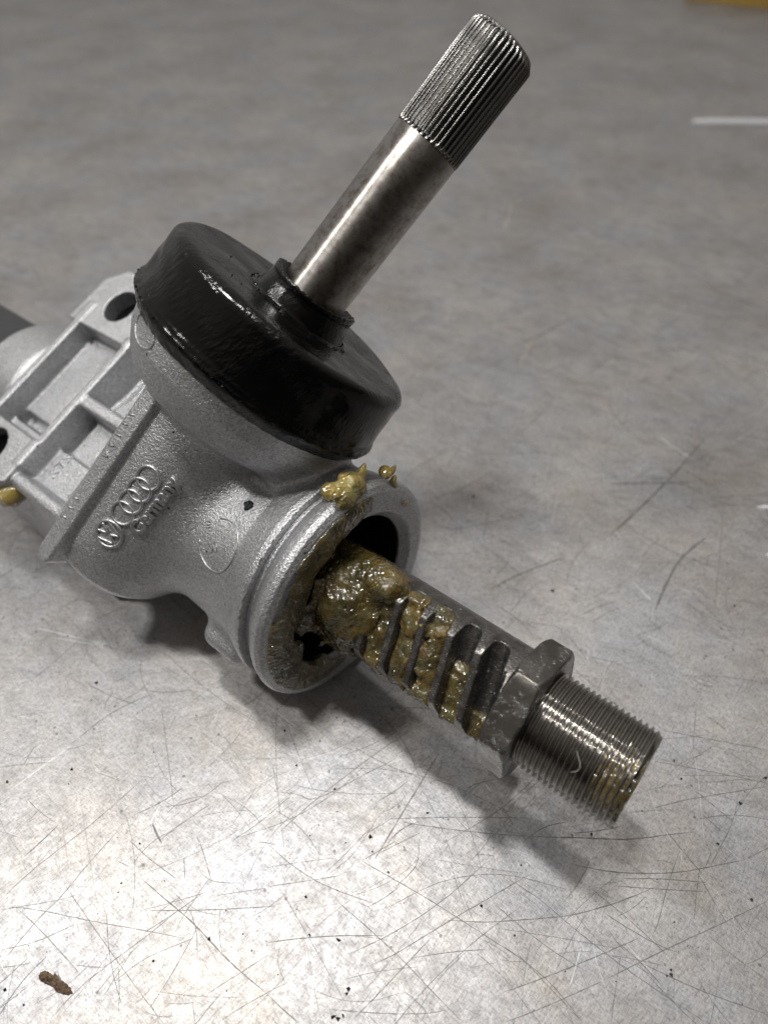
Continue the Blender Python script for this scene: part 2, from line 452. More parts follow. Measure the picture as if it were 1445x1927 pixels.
# measured scratches: width, kind (d dark, w bright, o yellow), points on the bench in mm
SCR=[(0.22,'d',[(-94.8,41.4),(-89.0,48.4),(-77.2,59.6),(-67.9,69.7),(-66.3,71.7)]),
(0.2,'d',[(-89.9,27.9),(-84.3,37.0),(-80.1,42.2),(-75.4,49.7),(-69.9,57.7)]),
(0.3,'d',[(-61.5,46.8),(-55.1,42.4),(-46.3,36.6),(-36.7,29.0),(-27.1,22.6)]),
(0.2,'d',[(-66.2,55.5),(-60.8,51.5),(-52.2,46.3)]),
(0.45,'d',[(-61.2,59.8),(-59.7,57.3),(-57.6,54.6)]),
(0.2,'d',[(-48.9,56.4),(-46.9,53.2),(-43.3,45.9)]),
(0.18,'d',[(-94.3,40.2),(-85.0,39.4),(-70.9,37.0),(-57.0,34.9),(-47.4,33.3)]),
(0.18,'d',[(-94.0,39.4),(-81.2,41.4),(-75.7,42.8)]),
(0.18,'d',[(-89.5,39.4),(-81.6,34.3),(-70.3,26.0)]),
(0.2,'d',[(-74.6,17.8),(-69.0,24.4),(-56.8,33.9),(-50.7,39.0)]),
(0.16,'d',[(-64.1,21.9),(-61.9,26.1),(-59.6,30.9)]),
(0.15,'d',[(-90.9,30.9),(-82.8,32.8),(-75.1,36.2)]),
(0.15,'d',[(-89.7,27.4),(-82.7,28.3)]),
(0.2,'d',[(-57.9,55.9),(-53.0,60.0),(-46.4,64.8)]),
(0.25,'d',[(-51.3,51.5),(-50.1,46.3)]),
(1.1,'w',[(-101.7,68.4),(-96.4,73.7),(-89.3,80.5)]),
(0.5,'w',[(-30.7,54.8),(-38.0,50.6),(-42.0,46.3),(-45.1,40.4)]),
(0.35,'w',[(-34.0,38.6),(-35.1,33.5),(-36.6,25.8)]),
(0.3,'w',[(-28.6,34.3),(-35.7,28.3)]),
(0.3,'w',[(-52.5,45.7),(-51.3,45.3),(-51.3,43.0)]),
(0.15,'d',[(-40.1,39.8),(-39.8,35.4),(-38.1,29.8)]),
(0.15,'d',[(-59.8,39.2),(-53.8,40.6),(-43.8,43.4)]),
(0.15,'d',[(-62.3,24.7),(-55.8,29.4),(-45.2,33.5)]),
(0.15,'d',[(-47.0,48.4),(-43.3,45.9),(-36.3,45.3)]),
(0.15,'d',[(-41.4,42.6),(-29.5,44.2)]),
(0.25,'d',[(-28.2,32.4),(-20.4,33.3),(-10.7,33.9),(0.3,33.9)]),
(0.22,'d',[(-13.1,42.4),(-3.7,35.4),(4.6,28.7),(13.2,20.9),(18.0,16.9)]),
(0.22,'d',[(-7.5,17.2),(-3.5,20.5),(4.2,27.2),(11.3,33.5)]),
(0.35,'d',[(15.4,78.4),(11.0,71.7),(3.8,60.5),(-2.5,50.6)]),
(0.22,'d',[(-28.0,56.8),(-19.5,64.8),(-5.3,76.3),(8.4,86.0)]),
(0.2,'d',[(-31.7,68.2),(-23.6,67.2),(-18.1,66.2),(-4.2,73.2),(4.0,77.4)]),
(0.22,'d',[(0.3,60.7),(17.4,61.2),(39.2,61.0)]),
(0.22,'d',[(4.7,60.0),(15.3,58.4),(31.6,56.8),(38.6,56.6)]),
(0.22,'d',[(-4.4,27.4),(3.3,30.5),(15.9,37.0),(37.3,47.6)]),
(0.2,'d',[(-8.4,30.1),(2.5,34.7),(14.4,41.4),(26.1,50.2)]),
(0.2,'d',[(-30.7,55.0),(-23.1,49.3),(-14.4,44.7),(-1.9,40.6)]),
(0.2,'d',[(-6.7,51.0),(10.8,41.8),(28.7,31.3),(34.5,27.9)]),
(0.2,'d',[(15.3,37.2),(24.8,36.8),(35.8,37.4)]),
(0.16,'d',[(-14.6,48.0),(-9.6,52.4),(-4.0,58.2)]),
(0.16,'d',[(-14.1,47.2),(-7.7,52.4),(-2.1,60.5)]),
(0.2,'d',[(-27.1,22.6),(-23.4,19.9),(-19.0,16.9)]),
(0.2,'w',[(-21.9,52.6),(-19.6,53.0),(-17.1,51.5),(-10.5,51.9)]),
(0.15,'d',[(4.1,23.0),(6.6,21.6),(9.0,19.5)]),
(0.18,'d',[(-12.6,19.5),(-1.8,18.8),(8.6,18.7),(14.8,19.5)]),
(0.16,'d',[(-6.1,26.5),(-4.8,24.7)]),
(0.16,'d',[(-29.5,44.5),(-15.9,46.3),(-10.4,47.2)]),
(0.16,'d',[(-1.1,52.4),(9.5,57.3)]),
(0.16,'d',[(6.8,29.4),(15.5,30.5),(24.3,31.1)]),
(0.2,'d',[(9.0,55.9),(8.3,49.7),(2.6,44.2)]),
(0.25,'d',[(37.0,55.7),(42.3,58.7),(47.9,60.0)]),
(0.3,'d',[(38.1,56.4),(50.1,56.1),(63.4,55.7),(74.2,56.8),(81.4,57.5)]),
(0.28,'d',[(47.9,49.7),(54.7,48.4),(63.4,47.6),(75.6,48.0),(92.4,50.8)]),
(0.22,'d',[(59.4,46.3),(69.5,46.3),(80.8,45.5)]),
(0.2,'d',[(57.6,44.7),(68.5,44.0),(80.2,43.4)]),
(0.25,'d',[(28.7,37.0),(43.6,38.0),(54.4,40.2),(61.2,42.2),(67.7,44.5)]),
(0.28,'d',[(54.0,38.6),(59.5,35.1),(65.7,31.8),(70.1,30.3)]),
(0.22,'d',[(71.1,63.3),(81.6,65.7),(94.2,67.7),(105.1,69.4)]),
(0.22,'d',[(75.9,76.3),(86.6,74.2),(105.4,70.2)]),
(0.22,'d',[(79.9,85.5),(93.4,82.7),(108.8,79.5)]),
(0.2,'d',[(95.4,65.3),(91.2,58.7),(83.0,49.3)]),
(0.2,'d',[(75.9,52.4),(70.9,44.7),(66.6,37.0),(64.3,33.9)]),
(0.22,'d',[(94.8,41.4),(82.1,36.6),(67.3,31.3),(51.2,25.1)]),
(0.2,'d',[(28.1,32.0),(37.6,25.1),(43.9,17.8)]),
(0.22,'d',[(27.1,22.6),(41.7,26.9),(61.3,33.5)]),
(0.22,'d',[(60.5,28.3),(71.9,23.3),(86.4,18.5)]),
(0.2,'d',[(29.8,47.2),(38.3,41.8),(46.2,35.1),(57.5,26.5),(71.7,17.2)]),
(0.3,'w',[(49.8,33.1),(49.8,28.7),(51.3,21.6)]),
(0.5,'w',[(46.6,31.3),(44.9,27.9),(42.6,23.7)]),
(0.2,'w',[(87.0,33.9),(87.4,30.1)]),
(0.25,'w',[(87.7,84.9),(86.8,73.2),(83.0,54.1)]),
(0.25,'w',[(72.1,69.2),(72.8,62.4),(74.9,54.1)]),
(0.25,'w',[(85.2,41.8),(84.8,35.4)]),
(0.25,'w',[(77.7,32.4),(75.5,25.4)]),
(0.2,'w',[(52.4,44.0),(53.9,40.2)]),
(0.25,'w',[(88.7,72.7),(89.3,69.7)]),
(0.2,'d',[(27.3,17.2),(35.0,19.5),(50.2,24.7)]),
(0.2,'d',[(73.9,58.2),(77.6,51.9),(80.8,46.8)]),
(0.6,'w',[(27.6,70.2),(29.1,67.9)]),
(0.35,'w',[(29.8,64.3),(32.1,61.0)]),
(0.25,'w',[(34.6,65.7),(36.9,60.5)]),
(1.0,'w',[(112.4,210.7),(115.8,205.7),(121.8,198.3)]),
(1.2,'w',[(84.3,138.0),(88.7,130.5)]),
(0.9,'d',[(80.4,157.9),(94.0,170.6),(113.2,190.0),(132.2,211.4)]),
(0.9,'d',[(88.8,126.3),(101.8,145.9),(115.7,157.9)]),
(0.6,'d',[(35.3,134.7),(46.9,141.4),(62.6,148.3)]),
(1.2,'o',[(64.1,431.7),(78.8,423.0),(86.3,430.2)]),
(1.2,'o',[(78.8,423.0),(69.0,385.7)]),
(0.9,'o',[(69.8,278.4),(60.9,257.7)]),
(0.9,'d',[(86.1,184.2),(117.9,184.8)]),
(0.8,'w',[(-105.3,116.2),(-87.7,113.4),(-113.4,120.2)]),
(0.35,'w',[(-49.4,96.5),(-39.5,91.4)]),
(0.35,'w',[(-34.2,92.7),(-25.0,86.1)]),
(0.3,'w',[(-15.7,83.7),(-3.4,78.3)])]

def ribbon(pts, width, z, wob=0.0):
    """flat tapered ribbon along a smoothed polyline on the bench"""
    P = [np.array(p, float) for p in pts]
    out = []
    for i in range(len(P) - 1):
        p0 = P[max(i - 1, 0)]; p1 = P[i]; p2 = P[i + 1]; p3 = P[min(i + 2, len(P) - 1)]
        L = np.linalg.norm(p2 - p1); n = max(3, int(L / 1.2)); n = min(n, 24)
        for k in range(n):
            t = k / n
            out.append(.5 * (2 * p1 + (p2 - p0) * t + (2 * p0 - 5 * p1 + 4 * p2 - p3) * t * t + (3 * p1 - p0 - 3 * p2 + p3) * t ** 3))
    out.append(P[-1]); out = np.array(out)
    tg = np.gradient(out, axis=0); tg /= np.maximum(np.linalg.norm(tg, axis=1), 1e-9)[:, None]
    nn = np.stack([-tg[:, 1], tg[:, 0]], 1)
    m = len(out); s = np.linspace(0, 1, m)
    w = width * .5 * np.minimum(1, np.minimum(s, 1 - s) * 6 + .12) * (1 + .5 * np.sin(rng.random() * 9 + s * 23) * np.sin(s * 61 + rng.random() * 7))
    out = out + nn * (rng.normal(0, wob, m))[:, None]
    a = out + nn * w[:, None]; b = out - nn * w[:, None]
    V = [(q[0], q[1], z) for q in a] + [(q[0], q[1], z) for q in b]
    F = [(i, i + 1, m + i + 1, m + i) for i in range(m - 1)]
    return V, F

def build_scratches():
    mats = {'d': mat_plain('dirty_scratch', (.15, .145, .14), .5, .3, .3), 'w': mat_plain('bright_scratch', (.52, .52, .52), .42, .3, .1), 'o': mat_plain('yellow_smear', (.42, .37, .27), .5, .2, .2)}
    acc = {k: ([], []) for k in mats}
    def add(k, V, F):
        o = len(acc[k][0]); acc[k][0].extend(V); acc[k][1].extend(tuple(i + o for i in f) for f in F)
    z = .012
    for w, k, pts in SCR:
        z += .0004
        add(k, *ribbon(pts, w * (.85 if k == 'd' else .45), z, .02))
    dirs = [.62, .70, .8, -.75, -.68, 1.15, -.15, .1, 2.0]
    for i in range(1250):
        far = rng.random() ** 1.25
        y = -8 + far * 360; half = 92 + (y + 10) * .42
        x = rng.uniform(-half, half)
        a = dirs[rng.integers(len(dirs))] + rng.normal(0, .16)
        L = rng.gamma(1.8, 7.5) + 2; c = rng.normal(0, .05)
        p = [(x + math.cos(a) * L * (t - .5) - math.sin(a) * c * L * (t * (1 - t)) * 4, y + math.sin(a) * L * (t - .5) + math.cos(a) * c * L * (t * (1 - t)) * 4) for t in (0, .33, .66, 1)]
        z += .00004
        k = 'w' if rng.random() < .12 else 'd'
        add(k, *ribbon(p, rng.uniform(.03, .12) * (1 + far), z, .015))
    nm = {'d': ('dark_scratches', 'fine dark scratches crossing the bench sheet'), 'w': ('bright_scratches', 'bright gouges in the bench sheet'), 'o': ('yellow_smears', 'faint yellow smear on the bench sheet')}
    for k in mats:
        o = mesh_obj(nm[k][0], *acc[k], mats[k], TABLE, smooth=False)
        o['kind'] = 'stuff'; o['label'] = nm[k][1]
build_scratches()

# ------------------------------------------------------------------ root of the steering gear
GEAR_ROOT = empty('steering_gear', (0, 0, 0), 'silver cast steering gear lying on the bench, with greasy toothed bar and splined shaft', 'steering gear')
GEAR_ROOT.matrix_world = GEAR
def gobj(name, V, F, mat, parent=None, **k):
    return mesh_obj(name, V, F, mat, parent or GEAR_ROOT, **k)

# ------------------------------------------------------------------ cast housing (signed distance, then meshed)
def housing(u, v, w):
    r = np.hypot(v, w)
    s = u * PA[0] + v * PA[1]; e = u * E1[0] + v * E1[1]; z = w - P0W
    rp = np.hypot(e, z)
    q = v * cph - w * sph; m = v * sph + w * cph
    # pinion body with its flared seat for the cap
    body = prof(s, rp, [(-29, 12), (-27.5, 16), (-24.5, 18.8), (-18, 20), (28, 20.4), (29.6, 21.2), (31.2, 24.6), (33, 27.6), (36, 30.4), (41, 32.8), (47, 34), (51, 34)])
    # neck towards the open end
    neck = prof(u, r, [(-6, 25.8), (8, 26.8), (34, 28.0), (41, 29.0), (46, 31.0), (49, 32.1), (51, 32.2)])
    d = smin(body, neck, 7.0)
    # tube behind
    tube = cyl_x(u, np.hypot(q - 3, m), -96, 10, 15.5, 3)
    bulge = cyl_x(u, r, -97, -73, 26.0, 4)
    tube = smin(tube, bulge, 1.5)
    d = smin(d, tube, 3)
    # band: a thick web running down the side of the pinion body
    be = e - (2.5 + .028 * s)
    cap2 = np.hypot(be, np.clip(s + 26.5, None, 0) + np.clip(s - 34, 0, None)) - 3.1
    band = smax(cap2, np.abs(w - 30.0) - 11.6, 1.1)
    d = smin(d, band, 1.0)
    # slope from the band down to the pocket floor
    slope = box(e, s, w, 11.0, 0, 14, 7, 27, 13, 4)
    d = smin(d, slope, 5)
    # pocket floors
    floor_ = box(u, q, m, -40, 8, 2, 32, 38, 12.0, 1.5)
    floor_ = smin(floor_, box(u, q, m, -58, 7, 6.5, 14, 18, 11.5, .9), 1.2)
    floor_ = smin(floor_, box(u, q, m, -26, -12, 6, 14, 15, 12.2, 1.5), 1.5)
    d = smin(d, floor_, 2.0)
    # ribs
    ribs = box(u, q, m, -71.8, 2, 12, 1.6, 29, 14, .7)
    ribs = np.minimum(ribs, box(u, q, m, -44.4, -.5, 12, 1.65, 26, 14, .7))
    ribs = np.minimum(ribs, box(u, q, m, -31, 1.2, 11.6, 14.0, 2.3, 14, 1.5))
    ribs = np.minimum(ribs, box(u, q, m, -26, -29.8, 9.6, 18.0, 2.6, 15.6, 2.4))
    # side wall below the last rib, drafted outwards
    wedge = np.maximum((q + 31) * -.946 + (m - 22) * .325, np.maximum(np.abs(u + 50) - 31.5, np.maximum(np.abs(m - 5) - 14, q + 15)))
    d = smin(d, smin(ribs, wedge, 1.5), 1.6)
    # lugs
    lugA = np.maximum(box(u, q, m, -60.5, 35, 12, 16.2, 12, 14, .8), 0)
    ua, qa = u + 60.5, q - 35
    sh = np.maximum(np.maximum(np.abs(ua) - 16.5, np.abs(qa) - 12.5), np.maximum((-ua + qa) * .7071 - 15.5, (ua + qa) * .7071 - 17.5))
    lugA = smax(sh, np.abs(m - 12.5) - 13.5, .8)
    ub, qb = u + 59.5, q + 27.5
    sh = np.maximum(np.maximum(np.abs(ub) - 16.0, np.abs(qb) - 10.0), (ub - qb) * .7071 - 15.0)
    lugB = smax(sh, np.abs(m - 8) - 18.3, .8)
    d = smin(d, np.minimum(lugA, lugB), 1.3)
    d = smax(d, -(np.hypot(u + 60, q - 34.2) - 6.2), .5)
    d = smax(d, -(np.hypot(u + 60, q + 27) - 6.6), .5)
    # boss under the neck, bracing web
    d = smin(d, box(u, v, w, 37.5, -24.0, 8.5, 8.5, 7.5, 7.5, 4), 2.5)
    # ejector-pin disc on the flare
    # machined bore
    d = smax(d, -np.maximum(r - 22.7, 14 - u), .4)
    d = np.maximum(d, -np.maximum(rp - 29, 40 - s))
    return d

def split_mesh(V, Q, G, key):
    """split quads by a boolean on their centre"""
    C = V[Q].mean(1); k = key(*C.T)
    res = []
    for sel in (k, ~k):
        q = Q[sel]; used, inv = np.unique(q, return_inverse=True)
        res.append((V[used], inv.reshape(q.shape), G[used]))
    return res

def cast_part(name, V, Q, G, label=None, parent=None, mat=None):
    return gobj(name, V, Q.astype(np.int32), mat or M_CAST, parent, normals=G, label=label)

V, Q, G = surface_net(housing, (-100, -50, -34), (54, 58, 54), HRES)
def is_bracket(u, v, w):
    s = u * PA[0] + v * PA[1]; e = u * E1[0] + v * E1[1]
    return (e > 6.6 + .028 * s) & (u < -8) & (s < 36)
br, rest = split_mesh(V, Q, G, is_bracket)
HOUSING = cast_part('pinion_housing', *rest)
BRACKET = cast_part('mounting_bracket', *br, label='ribbed bracket with two round bolt holes')

def lip(u, v, w):
    r = np.hypot(v, w)
    d = prof(u, r, [(50.5, 30.0), (52.4, 30.1), (53.6, 31.2), (55.5, 32.3), (57.4, 32.9), (58.8, 32.4), (59.9, 31.0), (60.6, 29.0), (60.8, 27)])
    d = np.maximum(d, u - 60.5)
    a = np.arctan2(w, v)
    d = d + .10 * np.sin(a * 9) * np.sin(a * 4 + 1)
    return smax(d, -(r - np.interp(u, [50, 58, 60.6], [22.7, 22.7, 25.2])), .4)
V, Q, G = surface_net(lip, (49.5, -35, -35), (61.5, 35, 35), .45)
FLANGE = cast_part('open_flange', V, Q, G, label='thick rounded lip smeared with grease')

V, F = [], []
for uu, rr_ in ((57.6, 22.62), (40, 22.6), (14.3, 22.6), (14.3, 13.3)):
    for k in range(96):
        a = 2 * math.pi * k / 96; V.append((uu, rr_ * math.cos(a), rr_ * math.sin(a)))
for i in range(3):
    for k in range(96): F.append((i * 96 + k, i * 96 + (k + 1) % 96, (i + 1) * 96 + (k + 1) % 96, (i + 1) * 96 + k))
gobj('dark_bore_liner', V, F, mat_plain('dark_bore_liner', (.012, .011, .009), .35), FLANGE, label='black liner darkening the inside of the open end')  # black liner added to darken the cast bore
M_HOLE = mat_plain('shaded_hole', (.012, .012, .013), .4)  # dark liner: the shade inside the bolt holes is put into its colour
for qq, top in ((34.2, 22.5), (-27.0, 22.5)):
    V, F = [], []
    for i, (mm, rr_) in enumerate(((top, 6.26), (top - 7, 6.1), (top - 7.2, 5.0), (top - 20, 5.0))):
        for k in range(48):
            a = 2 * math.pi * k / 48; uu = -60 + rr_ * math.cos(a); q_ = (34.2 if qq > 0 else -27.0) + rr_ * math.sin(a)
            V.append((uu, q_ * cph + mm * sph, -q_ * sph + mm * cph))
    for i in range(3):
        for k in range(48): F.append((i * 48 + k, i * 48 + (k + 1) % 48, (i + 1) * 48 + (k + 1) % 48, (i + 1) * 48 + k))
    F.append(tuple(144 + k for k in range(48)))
    gobj('bolt_hole_liner', V, F, M_HOLE, BRACKET)

# ------------------------------------------------------------------ embossed marks
def tube_poly(pts, r, closed=False, seg=6, caps=True):
    P = np.array(pts, float); n = len(P)
    if closed: T = np.roll(P, -1, 0) - np.roll(P, 1, 0)
    else: T = np.gradient(P, axis=0)
    T /= np.linalg.norm(T, axis=1)[:, None]
    rr = np.full(n, r) if np.isscalar(r) else np.array(r)
    V = []; up = np.array([0, 0, 1.0])
    for i in range(n):
        a = np.cross(T[i], up)
        if np.linalg.norm(a) < 1e-3: a = np.cross(T[i], [0, 1, 0])
        a /= np.linalg.norm(a); b = np.cross(T[i], a)
        for k in range(seg):
            t = 2 * math.pi * k / seg
            V.append(P[i] + rr[i] * (math.cos(t) * a + math.sin(t) * b))
    F = []
    for i in range(n if closed else n - 1):
        j = (i + 1) % n
        for k in range(seg):
            F.append((i * seg + k, i * seg + (k + 1) % seg, j * seg + (k + 1) % seg, j * seg + k))
    if not closed and caps:
        F.append(tuple(range(seg))[::-1]); F.append(tuple((n - 1) * seg + k for k in range(seg)))
    return V, F
def join(parts):
    V, F = [], []
    for v, f in parts:
        o = len(V); V.extend([tuple(x) for x in v]); F.extend(tuple(i + o for i in q) for q in f)
    return V, F
def on_body(x, y, z=0.0, R=20.25):
    """x = along the pinion axis, y = arc length towards the band, z = proud of the surface"""
    t = y / R
    c = x * PA + (R + z) * (math.sin(t) * E1 + math.cos(t) * np.array([0, 0, 1.0]))
    return (c[0], c[1], c[2] + P0W)
def on_neck(x, y, z=0.0, R=27.3):
    t = y / R
    return (x, (R + z) * math.sin(t), (R + z) * math.cos(t))
def on_neck_real(x, y, z=0.0, R=27.3):
    t = y / R; dv, dw = math.sin(t), math.cos(t); rr = 36.0
    for _ in range(40):
        dd = float(housing(np.array([x]), np.array([rr * dv]), np.array([rr * dw]))[0]); rr -= dd * .9
        if abs(dd) < .01: break
    return (x, (rr + z) * dv, (rr + z) * dw)
def stroke(mapf, pts, r=.42, closed=False, step=.5):
    out = []
    n = len(pts)
    for i in range(n if closed else n - 1):
        a = np.array(pts[i]); b = np.array(pts[(i + 1) % n]); k = max(1, int(np.linalg.norm(b - a) / step))
        for j in range(k): out.append(a + (b - a) * j / k)
    if not closed: out.append(np.array(pts[-1]))
    return tube_poly([mapf(p[0], p[1], 0) for p in out], r, closed)
def ring2(cx, cy, r, a0=0, a1=360, n=32):
    full = abs(a1 - a0) >= 360
    return [(cx + r * math.cos(math.radians(a0 + (a1 - a0) * i / (n if full else n - 1))), cy + r * math.sin(math.radians(a0 + (a1 - a0) * i / (n if full else n - 1)))) for i in range(n)]
def text_mesh(txt, size, width, mapf, x0, y0, rot=0.0, depth=.28, bold=.035):
    cu = bpy.data.curves.new('lettering', 'FONT'); cu.body = txt; cu.size = size; cu.extrude = depth; cu.bevel_depth = .05 * size / 3.4 + bold; cu.bevel_resolution = 1; cu.resolution_u = 3
    cu.offset = bold
    o = bpy.data.objects.new('lettering', cu); scene.collection.objects.link(o)
    dg = bpy.context.evaluated_depsgraph_get()
    me = bpy.data.meshes.new_from_object(o.evaluated_get(dg))
    bpy.data.objects.remove(o)
    co = np.array([v.co[:] for v in me.vertices]); fs = [tuple(p.vertices) for p in me.polygons]
    bpy.data.meshes.remove(me)
    w = co[:, 0].max() - co[:, 0].min()
    if width: co[:, 0] *= width / w
    c, s = math.cos(rot), math.sin(rot)
    return [mapf(x0 + x * c - y * s, y0 + x * s + y * c, z) for x, y, z in co], fs

def settle(V, nominal, neck=False):
    """push points radially so that the nominal radius becomes the real casting surface"""
    P = np.array(V, float); ax = np.array([1.0, 0, 0]) if neck else PA; o = np.zeros(3) if neck else np.array([0, 0, P0W])
    t = (P - o) @ ax; foot = o + t[:, None] * ax; rad = P - foot; rr = np.linalg.norm(rad, axis=1); dirn = rad / rr[:, None]
    cur = np.full(len(P), 38.0)
    for _ in range(45):
        X = foot + dirn * cur[:, None]; cur -= .85 * housing(*X.T)
    return (foot + dirn * (cur + rr - nominal)[:, None]).tolist()
ringsx = [-.6, 3.7, 8.0, 12.3]; ry = -8.9
V, F = join([stroke(on_body, ring2(x, ry, 3.15), .44, True) for x in ringsx])
gobj('four_ring_emblem', settle(V, 20.05), F, M_MARK, HOUSING)
ex, ey = -8.1, -9.3
def em(p): return [(ex + a * 1.0, ey + b * 1.0) for a, b in p]
V, F = join([stroke(on_body, ring2(ex, ey, 3.7, n=40), .55, True),
             stroke(on_body, em([(-1.35, 3.2), (0, .35), (1.35, 3.2)]), .45),
             stroke(on_body, em([(-3.0, 1.9), (-1.5, -2.7), (0, .2 - .6), (1.5, -2.7), (3.0, 1.9)]), .45)])
gobj('round_emblem', settle(V, 20.05), F, M_MARK, HOUSING)
V, F = text_mesh('Germany', 5.0, 20.0, on_body, -2.8, -15.9, 0.0, .6, .09)
gobj('raised_lettering', settle(V, 20.15), F, M_MARK, HOUSING)
V, F = stroke(on_neck, ring2(34.0, .8, 6.8, -165, 120, 60), .26)
gobj('ring_mark', settle(V, 27.25, True), F, M_MARK, HOUSING)
V, F = stroke(on_body, ring2(44.2, 3.4, 3.3, 40, 330, 40), .3)
gobj('ejector_mark', settle(V, 20.2), F, M_CAST, HOUSING)
V, F = text_mesh('E', 2.6, None, on_neck, 27.6, 2.6, math.radians(25), .2, .03)
gobj('raised_lettering', settle(V, 27.25, True), F, M_CAST, HOUSING)
V, F = text_mesh('N', 2.8, None, on_neck, 32.6, -1.8, math.radians(25), .2, .03)
gobj('raised_lettering', settle(V, 27.25, True), F, M_CAST, HOUSING)
# small casting marks on the web and foundry letters on the pocket floor, laid onto the real surface
def drop(V, off=.12, it=12):
    """move points along w until they sit on the housing surface"""
    P = np.array(V, float)
    h = P[:, 2].copy()
    X = P.copy(); X[:, 2] = 60.0
    for _ in range(60):
        d = housing(*X.T); X[:, 2] -= np.clip(d, -2, 6) * .8
    return X, h
def decal_text(name, txt, size, uv0, du, dv, depth=.25, parent=None):
    Vt, Ft = text_mesh(txt, size, None, lambda x, y, z: (x, y, z), 0, 0, 0, .2, .03)
    Vt = np.array(Vt)
    P = np.array([[uv0[0] + a * du[0] + b * dv[0], uv0[1] + a * du[1] + b * dv[1], 0] for a, b, _ in Vt])
    X, _ = drop(P)
    X[:, 2] += Vt[:, 2] + .05
    return gobj(name, X, Ft, M_CAST, parent or BRACKET)
decal_text('raised_lettering', 'KTS', 5.0, (-36.5, -13.0), (.06, .95), (-1.0, .1))
parts = []
for s0 in (-14, -10.5, -7, 8.5, 12, 15.5, 19, 22.5):
    c = s0 * PA + (3.4 + .028 * s0) * E1
    a = c + rng.uniform(-.3, .3, 3); 
    pts = [a + PA * -1.0 + E1 * .9, a + E1 * -.9, a + PA * 1.0 + E1 * .8]
    k = rng.integers(2, 4)
    X, _ = drop(pts[:k]); parts.append(tube_poly([x + [0, 0, .02] for x in X], .32))
V, F = join(parts)
gobj('worn_casting_marks', V, F, M_CAST, HOUSING)

# ------------------------------------------------------------------ toothed bar
GRO = [107.1, 99.2, 91.3, 83.4, 75.5, 67.6, 59.7]
def rackbar(u, v, w):
    r = np.hypot(v, w)
    d = cyl_x(u, r, 18, 113, 13.0, .3)
    d = smax(d, np.where(u < 111, w - 10.0 + np.clip(u - 109.5, 0, 3) * -2, w - 13.5), .3)
    for c in GRO:
        x = np.abs((u - c) * .985 + v * .17)
        g = np.where(w > 7.0, x - 2.35 - (w - 7.0) * .20, np.hypot(x, w - 7.0) - 2.35)
        d = smax(d, -g, .35)
    return d + .02 * lump(u, v, w, 1.7)
V, Q, G = surface_net(rackbar, (17, -13.6, -13.6), (114, 13.6, 13.6), .3)
RACK = cast_part('rack_bar', V, Q, G, label='oily dark steel bar with slanted teeth', mat=M_RACK)

# hexagonal collar
def hexnut(u, v, w):
    a = np.arctan2(w, v); r = np.hypot(v, w)
    k = np.mod(a - math.radians(-8) , math.pi / 3) - math.pi / 6
    d = r * np.cos(k) - 17.7 * math.cos(math.pi / 6)
    d = smax(d, r - 17.5, .9)
    d = smax(d, np.abs(u - 115.1) - 3.8, .7)
    d = smax(d, (r - 16.9) * .6 + (np.abs(u - 115.2) - 3.2) * .8, .5)
    return d + .04 * lump(u, v, w, .9)
V, Q, G = surface_net(hexnut, (110.3, -19, -19), (119.9, 19, 19), .33)
cast_part('hexagon_collar', V, Q, G, label='dark hexagonal collar glistening with grease', mat=M_COLLAR)

# threaded end: a real helix
def threaded_end():
    nseg = 128; pitch = 1.42; u0, u1 = 118.0, 143.3; du = pitch / 8
    us = np.arange(u0, u1 + 1e-6, du)
    ang = np.linspace(0, 2 * math.pi, nseg, endpoint=False)
    V = []
    for u in us:
        ph = ((u / pitch) - ang / (2 * math.pi)) % 1.0
        tri = np.abs(ph - .5) * 2                       # 1 at crest
        tri = np.clip((tri - .12) / .76, 0, 1)
        depth = .86 * np.clip((u - u0) / 1.2, 0.0, 1.0)
        R = 12.1 - depth * (1 - tri)
        R = np.minimum(R, 12.1 - np.clip(u - (u1 - 1.7), 0, 9) * .62 + .05 * np.sin(ang * 7))
        R = R - .10 * np.maximum(0, np.sin(ang * 3 + u * 1.9) * np.sin(ang * 11 + u)) * (u > 139)
        for a, r in zip(ang, R): V.append((u, r * math.cos(a), r * math.sin(a)))
    F = []
    for i in range(len(us) - 1):
        for k in range(nseg):
            k2 = (k + 1) % nseg
            F.append((i * nseg + k, i * nseg + k2, (i + 1) * nseg + k2, (i + 1) * nseg + k))
    b = (len(us) - 1) * nseg
    e0 = len(V)
    for a in ang: V.append((u1, 5.2 * math.cos(a), 5.2 * math.sin(a)))
    for a in ang: V.append((u1 - 5, 4.6 * math.cos(a), 4.6 * math.sin(a)))
    for k in range(nseg):
        k2 = (k + 1) % nseg
        F.append((b + k, b + k2, e0 + k2, e0 + k)); F.append((e0 + k, e0 + k2, e0 + nseg + k2, e0 + nseg + k))
    F.append(tuple(e0 + nseg + k for k in range(nseg)))
    F.append(tuple(range(nseg))[::-1])
    return V, F
V, F = threaded_end()
o = gobj('threaded_end', V, F, M_THREAD, label='bright fine-threaded stub with two highlights')
o.data.polygons.foreach_set('use_smooth', [True] * len(o.data.polygons))

